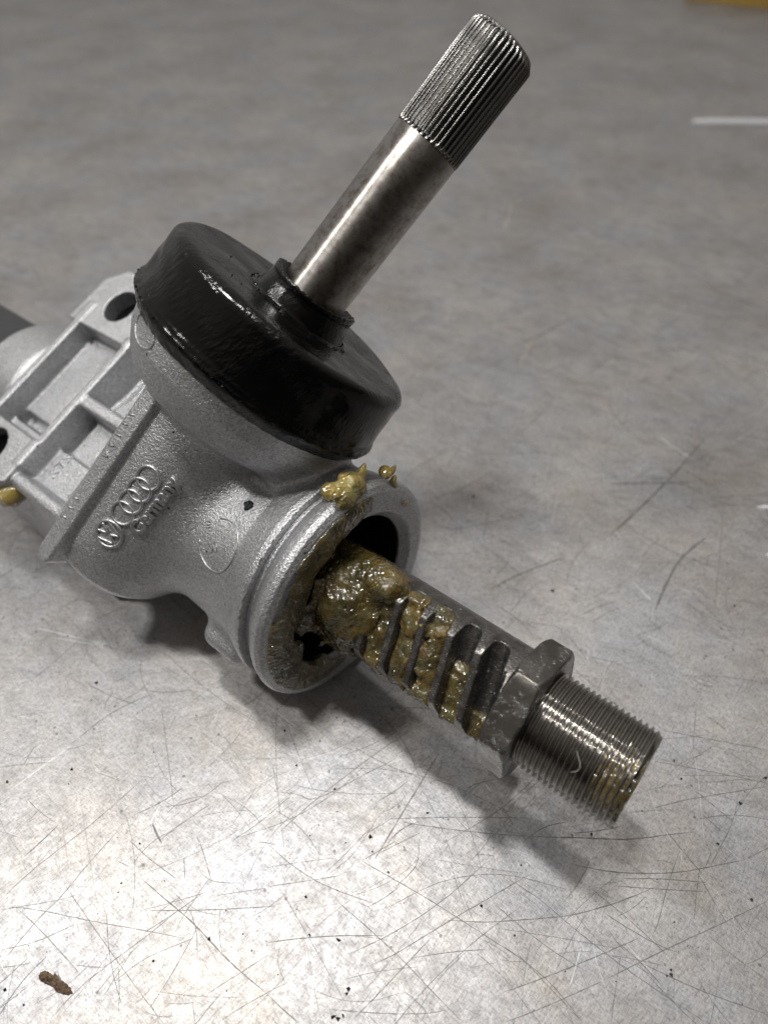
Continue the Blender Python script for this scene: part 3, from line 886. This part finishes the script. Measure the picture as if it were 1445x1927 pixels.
# ------------------------------------------------------------------ pinion side: local frame with x along the pinion axis
PF = Matrix(((PA[0], E1[0], 0, 0), (PA[1], E1[1], 0, 0), (0, 0, 1, P0W * MM), (0, 0, 0, 1)))
def pobj(name, V, F, mat, parent=None, **k):
    o = mesh_obj(name, V, F, mat, parent or GEAR_ROOT, **k)
    if parent is None: o.matrix_local = PF
    return o
def lathe(pr_, seg=96, rf=None):
    V = []; F = []
    ang = np.linspace(0, 2 * math.pi, seg, endpoint=False)
    for i, (x, r) in enumerate(pr_):
        for a in ang:
            dx, rr = (0, r) if rf is None else rf(i, x, r, a)
            V.append((x + dx, rr * math.cos(a), rr * math.sin(a)))
    for i in range(len(pr_) - 1):
        for k in range(seg):
            k2 = (k + 1) % seg
            F.append((i * seg + k, i * seg + k2, (i + 1) * seg + k2, (i + 1) * seg + k))
    return V, F
def dens(pts, step):
    out = []
    for (x0, r0), (x1, r1) in zip(pts[:-1], pts[1:]):
        n = max(1, int(math.hypot(x1 - x0, r1 - r0) / step))
        for j in range(n): out.append((x0 + (x1 - x0) * j / n, r0 + (r1 - r0) * j / n))
    out.append(pts[-1]); return out
# shaft
SPL0, SPL1 = 116.6, 143.2
V, F = lathe([(55, 8.79), (72, 8.79), (90, 8.79), (105, 8.79), (SPL0 - .2, 8.79), (SPL0 + .3, 8.3)], 128)
SHAFT = pobj('input_shaft', V, F, M_SHAFT, label='bare turned steel shaft with brown speckling')
NT_ = 40
def spline_r(i, x, r, a):
    t = (a * NT_ / (2 * math.pi)) % 1.0
    tri = np.clip((abs(t - .5) * 2 - .14) / .62, 0, 1)
    dep = 1.0 * np.clip((x - SPL0) / 1.3, 0, 1)
    rr = 8.95 - dep * (1 - tri)
    if x > SPL1 - 1.6: rr = min(rr, 8.95 - (x - (SPL1 - 1.6)) * .75)
    return 0, min(rr, r)
pr_ = [(SPL0 + .0, 8.80), (SPL0 + .4, 8.95), (SPL0 + .9, 8.95), (SPL0 + 1.4, 8.95), (SPL0 + 5, 8.95), (SPL0 + 12, 8.95), (SPL0 + 19, 8.95), (SPL1 - 1.6, 8.95), (SPL1 - 1.2, 8.95), (SPL1 - .7, 8.95), (SPL1 - .2, 8.95), (SPL1, 7.9), (SPL1, 3.0), (SPL1 - 2, .05)]
V, F = lathe(pr_, NT_ * 12, spline_r)
o = pobj('spline', V, F, M_SPLINE, SHAFT, label='fine lengthwise splines around the shaft tip')
# dust cap: thin moulded rubber, skirt, rolled shoulder, flat top, collar
prof_cap = [(46.5, 34.6), (49.3, 36.7), (50.0, 37.0), (50.7, 36.95), (51.1, 36.55), (51.6, 36.75), (52.1, 36.35), (54, 36.2), (63.9, 35.6)]
sh = [(63.9 + 3.1 * math.sin(t), 32.5 + 3.1 * math.cos(t)) for t in np.linspace(0.05, math.pi / 2, 14)]
prof_cap += sh + [(66.7, 24), (66.5, 18), (66.4, 15), (67.0, 13.8)]
def cap_r(i, x, r, a):
    wv = .10 * math.sin(a * 5 + x * .3) + .07 * math.sin(a * 13 + 2 + x)
    if x < 51.6: wv += .12 * math.sin(a * 31) * math.sin(a * 12 + 1) + .10 * math.sin(a * 57 + x * 3)
    dent = 0
    da = (a - math.radians(62) + math.pi) % (2 * math.pi) - math.pi   # soft dimple on the left of the skirt
    if 51 < x < 62: dent = -.7 * math.exp(-(da / .12) ** 2) * math.exp(-((x - 55) / 3.2) ** 2)
    return .1 * math.sin(a * 7), r + wv + dent
V, F = lathe(dens(prof_cap, .8), 300, cap_r)
CAP = pobj('dust_cap', V, F, M_RUB, label='glossy black rubber cap with a rolled shoulder and ragged rim')
prof_col = [(65.6, 15.0), (66.6, 13.7), (67.4, 13.2), (69.0, 12.7), (70.6, 12.2), (71.6, 12.1), (72.6, 12.3), (73.3, 12.2), (73.5, 11.7), (72.9, 10.6), (71.6, 9.6), (69, 9.1), (66, 8.9)]
def col_r(i, x, r, a):
    f = max(0, x - 70.4)
    return .12 * f * math.sin(a * 2 + .4) + (.10 * math.sin(a * 37) + .08 * math.sin(a * 23 + 1)) * (f > 1.6), r + .09 * f * math.sin(a * 3 + 2) + .12 * math.sin(a * 5) 
V, F = lathe(dens(prof_col, .5), 160, col_r)
pobj('cap_collar', V, F, M_RUB, CAP, label='flared rubber neck gripping the shaft')
# torn rubber crumbs on the cap top and around the collar
def crumb(c, r, sub=None):
    c = np.array(c, float)
    dirs = np.array([(1, 0, 0), (-1, 0, 0), (0, 1, 0), (0, -1, 0), (0, 0, 1), (0, 0, -1)], float)
    V = [c + d * r * rng.uniform(.5, 1.4, 3) + rng.normal(0, r * .25, 3) for d in dirs]
    F = [(0, 2, 4), (2, 1, 4), (1, 3, 4), (3, 0, 4), (2, 0, 5), (1, 2, 5), (3, 1, 5), (0, 3, 5)]
    return V, F
parts = []
for i in range(95):
    t = rng.random(); a = math.radians(40 + 66 * t); rr = 21.5 + 3.5 * math.sin(t * 3) + rng.normal(0, .25)
    parts.append(crumb((66.35, rr * math.cos(a), rr * math.sin(a)), rng.uniform(.12, .42)))
for i in range(150):
    a = rng.uniform(-.3, math.pi + .5); rr = 14.0 + abs(rng.normal(0, .8))
    parts.append(crumb((66.5, rr * math.cos(a), rr * math.sin(a)), rng.uniform(.10, .38)))
for i in range(70):
    a = rng.uniform(0, 2 * math.pi)
    parts.append(crumb((72.9 + .35 * math.sin(a * 2 + .4), 11.3 * math.cos(a), 11.3 * math.sin(a)), rng.uniform(.10, .28)))
for i in range(120):
    a = rng.uniform(0, 2 * math.pi)
    parts.append(crumb((50.2, 37.1 * math.cos(a), 37.1 * math.sin(a)), rng.uniform(.10, .36)))
V, F = join(parts)
o = pobj('rubber_shreds', V, F, M_RUB, CAP, smooth=False); o['kind'] = 'stuff'

# far left: dull black tube carrying on from the housing
V, F = [], []
segs = 64; xs = [-94, -120, -150, -172]
for x in xs:
    for k in range(segs): V.append((x, 19.6 * math.cos(2 * math.pi * k / segs), 19.6 * math.sin(2 * math.pi * k / segs)))
for i in range(len(xs) - 1):
    for k in range(segs): F.append((i * segs + k, (i + 1) * segs + k, (i + 1) * segs + (k + 1) % segs, i * segs + (k + 1) % segs))
F.append(tuple((len(xs) - 1) * segs + k for k in range(segs)))
gobj('rack_tube', V, F, M_BELLOWS, label='dull black tube behind the bracket')

# ------------------------------------------------------------------ grease
def ell(u, v, w, c, r):
    k = np.sqrt(((u - c[0]) / r[0]) ** 2 + ((v - c[1]) / r[1]) ** 2 + ((w - c[2]) / r[2]) ** 2)
    return (k - 1) * min(r)
def grease_main(u, v, w):
    r = np.hypot(v, w)
    d = cyl_x(u, r, 50, 70, 14.6, 2.0)
    d = smin(d, ell(u, v, w, (71, 9.5, 7), (7.5, 5.0, 6.0)), 3)
    d = smin(d, ell(u, v, w, (62, 1, 7), (7.0, 9.0, 9.3)), 3)
    d = smin(d, ell(u, v, w, (70, -1, 6.5), (5.0, 8.0, 4.8)), 3)
    d = smin(d, ell(u, v, w, (57, -8, 12), (2.2, 7, 3.5)), 2.5)
    d = smax(d, -4 - w + .6 * v, 1.0)
    d = smin(d, ell(u, v, w, (58.6, .5, 19.0), (1.8, 4.5, 4.5)), 2.0)
    # spike drooping off to the left
    for i in range(9):
        t = i / 8; d = smin(d, ell(u, v, w, (68 - 5.5 * t, -5 - 8.5 * t, 10 - 1.5 * t + 1.5 * t * t), (2.6 * (1 - t) + .35, 2.6 * (1 - t) + .5, 1.9 * (1 - t) + .25)), 1.0 * (1 - t) + .2)
    d = smax(d, 48 - u, .5)
    return d + .55 * vnoise(u, v, w, .26) + .26 * vnoise(v, u, w, .62) + .10 * vnoise(w, u, v, 1.3)
V, Q, G = surface_net(grease_main, (46, -17, -9), (80, 19, 19), .38)
def gpart(name, V, Q, G, mat, parent, label):
    o = cast_part(name, V, Q, G, label, parent, mat); return o
gpart('grease_mass', V, Q, G, M_GDARK, RACK, 'thick glistening lump of amber grease where the bar leaves the flange')
def grease_teeth(u, v, w):
    d = np.full_like(u, 9.0)
    for c, lo, hi, top in ((75.5, -12.5, 12, 8.6), (83.4, -12.5, 12, 8.7), (91.3, -12.5, 12, 8.5), (99.2, -12, 2.5, 6.6), (107.1, -12.0, -5.0, 6.6)):
        x = (u - c) * .985 + v * .17
        b = box(x, v, w, 0, .5 * (lo + hi), top - 3.2, 2.7, .5 * (hi - lo), 3.0, 1.2)
        d = np.minimum(d, b)
    d = smin(d, ell(u, v, w, (84.5, 5.5, 8.3), (4.2, 3.2, 1.3)), 1.0)
    d = smin(d, ell(u, v, w, (89.5, 0, 8.2), (2.8, 5.5, 1.1)), 1.0)
    d = smax(d, np.hypot(v, w) - 13.1, .4)
    return d + .60 * vnoise(u, v, w, .38) + .30 * vnoise(v, u, w, .75) + .08 * vnoise(w, u, v, 1.4)
V, Q, G = surface_net(grease_teeth, (70, -14, 1), (112, 14, 12.5), .33)
gpart('grease_film', V, Q, G, M_GDARK, RACK, 'olive grease packed between the teeth')
def grease_lip(u, v, w):
    r = np.hypot(v, w); a = np.degrees(np.arctan2(w, v))
    a = np.where(a < -90, a + 360, a)
    th = np.interp(a, [20, 30, 45, 70, 95, 125, 150, 185, 200], [-.9, -.1, 0, .2, .4, .2, 0, .1, -.9])
    rc = np.interp(a, [20, 45, 60, 100, 130, 160, 200], [28.5, 27.0, 26.6, 26.6, 26.6, 26.4, 25.0])
    hw = np.interp(a, [20, 45, 60, 100, 130, 160, 200], [2.5, 3.6, 4.2, 4.4, 4.4, 4.2, 2.5])
    d = np.sqrt(((r - rc) / hw) ** 2 + ((u - 60.2) / (th + 1.2)) ** 2) - 1
    d = d * np.minimum(hw, th + 1.2)
    # thicker tongue hanging into the bore on the left
    d = smin(d, ell(u, v, w, (59.5, -2, 22.6), (1.7, 6.5, 2.6)), 1.0)
    d = smin(d, ell(u, v, w, (59.5, -17, 15.0), (1.7, 3.5, 3.6)), 1.0)
    d = smin(d, ell(u, v, w, (59.0, -22.6, -1.5), (1.6, 3.0, 3.0)), 1.0)
    d = smax(d, (20 - a) * .1, .1)
    return d + .14 * vnoise(u, v, w, .35) + .06 * vnoise(v, u, w, .9)
V, Q, G = surface_net(grease_lip, (57, -30, -13), (63.5, 30, 30), .36)
gpart('grease_smear', V, Q, G, M_GFILM, FLANGE, 'grease smeared round the inner edge of the flange')
def grease_blobs(u, v, w):
    d = ell(u, v, w, (56.2, 29.3, 16.5), (3.6, 3.2, 4.6))
    d = smin(d, ell(u, v, w, (54.2, 26.0, 20.6), (2.6, 2.4, 3.2)), 1.5)
    for i in range(6):
        t = i / 5; d = smin(d, ell(u, v, w, (55.5 - .5 * t, 32 + 3.6 * t, 13.5 - .5 * t), (1.1 * (1 - t) + .18,) * 3), .8 * (1 - t) + .1)
    d = smin(d, ell(u, v, w, (58.5, 26.5, 20.5), (2.2, 3.0, 4.5)), 1.2)
    return d + .3 * vnoise(u, v, w, .5) + .15 * vnoise(v, u, w, 1.3)
V, Q, G = surface_net(grease_blobs, (50, 20, 9), (62, 38, 28), .3)
gpart('grease_blob', V, Q, G, M_GREASE, FLANGE, 'yellow grease blob with a pulled-up point on top of the lip')
def grease_blob2(u, v, w):
    d = ell(u, v, w, (57.2, 34.6, 5.6), (2.0, 1.8, 1.3))
    d = smin(d, ell(u, v, w, (58.6, 33.2, 2.4), (.8, 1.6, .9)), .8)
    d = smin(d, ell(u, v, w, (58.2, 35.6, 4.2), (.7, 1.7, .6)), .5)
    d = smin(d, ell(u, v, w, (58.7, 31.9, 1.2), (.9, 1.2, 1.5)), .6)
    d = np.minimum(d, ell(u, v, w, (60.2, 28.0, -5.2), (.7, 1.2, 2.8)))
    return d + .1 * lump(u, v, w, 1.3)
V, Q, G = surface_net(grease_blob2, (53, 25, -10), (63, 39, 9), .25)
gpart('grease_blob', V, Q, G, M_GREASE, FLANGE, 'small loose grease curl at the right end of the lip')
def grease_lug(u, v, w):
    q = v * cph - w * sph; m = v * sph + w * cph
    d = ell(u, q, m, (-45.5, -33.5, 19.5), (4.5, 5.5, 4.2))
    d = smin(d, ell(u, q, m, (-54, -37.5, 17), (8, 2.2, 5)), 2)
    return d + .15 * lump(u, v, w, .8)
V, Q, G = surface_net(grease_lug, (-66, -40, 20), (-38, -5, 42), .5)
gpart('grease_blob', V, Q, G, M_GREASE, BRACKET, 'yellow grease in the corner beside the lower bolt hole')
def grease_thread(u, v, w):
    r = np.hypot(v, w); a = np.degrees(np.arctan2(w, v))
    lim = 11.25 + .75 * np.clip(1 - np.abs(a - 98) / 50, -1, 1) * np.clip(1 - np.abs(u - 139.5) / 5.0, -1, 1) + .25 * vnoise(u, v, w, .7)
    d = np.maximum(r - lim, 11.0 - r)
    return smax(d, np.abs(u - 138.8) - 4.6, .3) + .12 * lump(u, v, w, 1.2)
V, Q, G = surface_net(grease_thread, (133, -13, 2), (144, 13, 13.5), .26)
gpart('grease_film', V, Q, G, M_GFILM, GEAR_ROOT, 'thin grease film over the last threads')

# dark chip of rubber stuck on the neck
def chip():
    pts = [(-1.6, .1), (-1.0, .9), (-.1, 1.5), (.9, 1.2), (1.5, .3), (1.2, -.9), (.2, -1.6), (-.5, -.9), (-1.2, -.5)]
    V = []
    for h, k in ((-.1, 1.0), (.55, .92), (1.0, .45)):
        for x, y in pts: V.append(on_neck_real(35.6 + x * k + rng.normal(0, .08), 13.2 + y * k + rng.normal(0, .08), h + rng.normal(0, .12)))
    n = len(pts); F = []
    for l in range(2):
        for k in range(n): F.append((l * n + k, l * n + (k + 1) % n, (l + 1) * n + (k + 1) % n, (l + 1) * n + k))
    F.append(tuple(2 * n + k for k in range(n))); return V, F
V, F = chip()
V = [tuple((ROT @ np.array(p)) + ORG) for p in V]
o = mesh_obj('rubber_chip', V, F, mat_plain('chip_rubber', (.02, .022, .024), .35, 0, .3, 2.0, .6), smooth=False)
o['label'] = 'small jagged black chip stuck on the silver neck above the ring mark'; o['category'] = 'chip'

# ------------------------------------------------------------------ loose bits on the bench
def bark():
    # brown curled scrap lying at the lower left
    c = np.array([-75.6, 24.2]); ax = np.array([9.0, -2.9]); ax /= np.linalg.norm(ax); ay = np.array([-ax[1], ax[0]])
    n = 26; V = []; F = []
    t = np.linspace(0, 1, n)
    wid = np.interp(t, [0, .05, .25, .45, .6, .8, .93, 1], [.35, .95, 1.05, .85, 1.1, .95, .6, .08])
    off = np.interp(t, [0, .3, .6, 1], [.5, .35, -.05, -.35])
    m = 9
    for i in range(n):
        for j in range(m):
            s = (j / (m - 1) - .5) * 2
            p = c + ax * ((t[i] - .5) * 9.3) + ay * (off[i] + s * wid[i] + rng.normal(0, .06))
            h = .25 + .95 * (1 - s * s) * min(1, 5 * t[i] + .2) * min(1, 4 * (1 - t[i]) + .1) + rng.normal(0, .07) + .18 * math.sin(i * 1.7 + j)
            V.append((p[0], p[1], max(h, .03)))
    for i in range(n - 1):
        for j in range(m - 1): F.append((i * m + j, (i + 1) * m + j, (i + 1) * m + j + 1, i * m + j + 1))
    b = len(V)
    for i in range(n):
        for j in (0, m - 1): V.append((V[i * m + j][0], V[i * m + j][1], .0))
    for i in range(n - 1):
        F.append((i * m, b + 2 * i, b + 2 * i + 2, (i + 1) * m)); F.append((i * m + m - 1, (i + 1) * m + m - 1, b + 2 * i + 3, b + 2 * i + 1))
    # upright splinter
    k = len(V); p = c + ax * -.35 + ay * 1.0
    for a, h in ((-.9, .7), (.9, .9), (-.7, 1.35)): V.append((p[0] + ax[0] * a, p[1] + ax[1] * a, h))
    V.append((p[0] - ax[0] * .8 + ay[0] * 1.0, p[1] - ax[1] * .8 + ay[1] * 1.0, 1.1))
    F += [(k, k + 1, k + 3), (k + 1, k + 2, k + 3), (k, k + 3, k + 2), (k, k + 2, k + 1)]
    return V, F
def mat_bark():
    n = NT('dry_brown_bark'); c = n.coord()
    a = n.noise(n.rotscale(.31, (350, 1500, 1000)), 1.0, 5, .7)
    col = n.ramp(a, [(.3, (.02, .012, .008)), (.48, (.13, .085, .05)), (.7, (.30, .22, .13))])
    return n.set(color=col, rough=.8, normal=n.bump(a, .8, .0005))
V, F = bark()
o = mesh_obj('bark_scrap', V, F, mat_bark(), smooth=False)
o['label'] = 'curled brown scrap of bark lying alone on the bench'; o['category'] = 'scrap'

M_WHITE = mat_plain('white_plastic', (.55, .55, .57), .5, 0, .1)
def bar(name, a, b, w, h, mat, z0=0.02, n=10):
    a = np.array(a, float); b = np.array(b, float); t = (b - a) / np.linalg.norm(b - a); s = np.array([-t[1], t[0]])
    V = []; F = []
    sec = [(-1, 0), (-1, .55), (-.6, 1), (.6, 1), (1, .55), (1, 0)]
    for i in range(n + 1):
        p = a + (b - a) * i / n; k = .75 if i in (0, n) else 1
        for x, z in sec:
            q = p + s * x * w * .5 * k; V.append((q[0], q[1], z0 + z * h * (k if i in (0, n) else 1)))
    m = len(sec)
    for i in range(n):
        for j in range(m): F.append((i * m + j, i * m + (j + 1) % m, (i + 1) * m + (j + 1) % m, (i + 1) * m + j))
    F.append(tuple(range(m))[::-1]); F.append(tuple(n * m + j for j in range(m)))
    return mesh_obj(name, V, F, mat, smooth=False)
o = bar('white_stick', (226, 551), (360, 547), 6.5, 3.2, M_WHITE)
o['label'] = 'thin straight pale stick lying far back at the right'; o['category'] = 'stick'
o = bar('yellow_strip', (330, 925), (760, 770), 60, 22, mat_plain('yellow_wood', (.40, .25, .05), .6, 0, .2, .05), n=6)
o['label'] = 'yellow wooden strip at the far back right corner of the bench'; o['category'] = 'strip'
def flake(name, c, L, W, rot, label):
    V = []; n = 9
    for h, k in ((0.02, 1.0), (.9, .7)):
        for i in range(n):
            a = 2 * math.pi * i / n; x = L * k * math.cos(a) * (1 + .15 * math.sin(3 * a)); y = W * k * math.sin(a)
            V.append((c[0] + x * math.cos(rot) - y * math.sin(rot), c[1] + x * math.sin(rot) + y * math.cos(rot), h))
    F = [(i, (i + 1) % n, n + (i + 1) % n, n + i) for i in range(n)] + [tuple(n + i for i in range(n))]
    o = mesh_obj(name, V, F, M_WHITE, smooth=False); o['label'] = label; o['category'] = 'flake'
flake('white_flake', (142.5, 171.5), 4.0, 1.1, -.1, 'long white flake of paint at the right edge of the bench')
flake('white_flake', (135.2, 149.4), 1.6, 1.2, .3, 'short round white flake nearer the threaded end, at the right edge')

# black grit
parts = []
def grit_at(x, y, r): parts.append(crumb((x, y, r * .35), r))
for x, y, r in ((-8.2, 23.3, .5), (-8.6, 22.4, .35), (-11.5, 18.3, .55), (-10.3, 18.0, .6), (-9.2, 18.4, .4), (66.6, 26.1, .5), (66.9, 27.0, .35), (65.6, 25.8, .3)): grit_at(x, y, r)
for i in range(430):
    y = rng.gamma(1.6, 38) - 8; half = 92 + (y + 10) * .42
    if i % 3 == 0: continue
    grit_at(rng.uniform(-half, half), y, min(.42, rng.gamma(1.5, .085) + .05) * (1 + y * .004))
V, F = join(parts)
o = mesh_obj('black_grit', V, F, mat_plain('grit', (.02, .02, .02), .7), smooth=False)
o['kind'] = 'stuff'; o['label'] = 'scattered specks of black grit on the bench'
# pale hair-thin fibre curled on the thread
pts = []
for i in range(16):
    t = i / 15; a = math.radians(100 - 22 * t); u = 131.5 + 1.2 * math.sin(t * 4.0)
    pts.append(ROT @ np.array([u, 12.25 * math.cos(a), 12.25 * math.sin(a)]) + ORG)
V, F = tube_poly(pts, .045, False, 5)
o = mesh_obj('hair_fibre', V, F, mat_plain('pale_fibre', (.6, .58, .52), .6))
o['label'] = 'hair-thin pale fibre curled on the bright threads'; o['category'] = 'fibre'
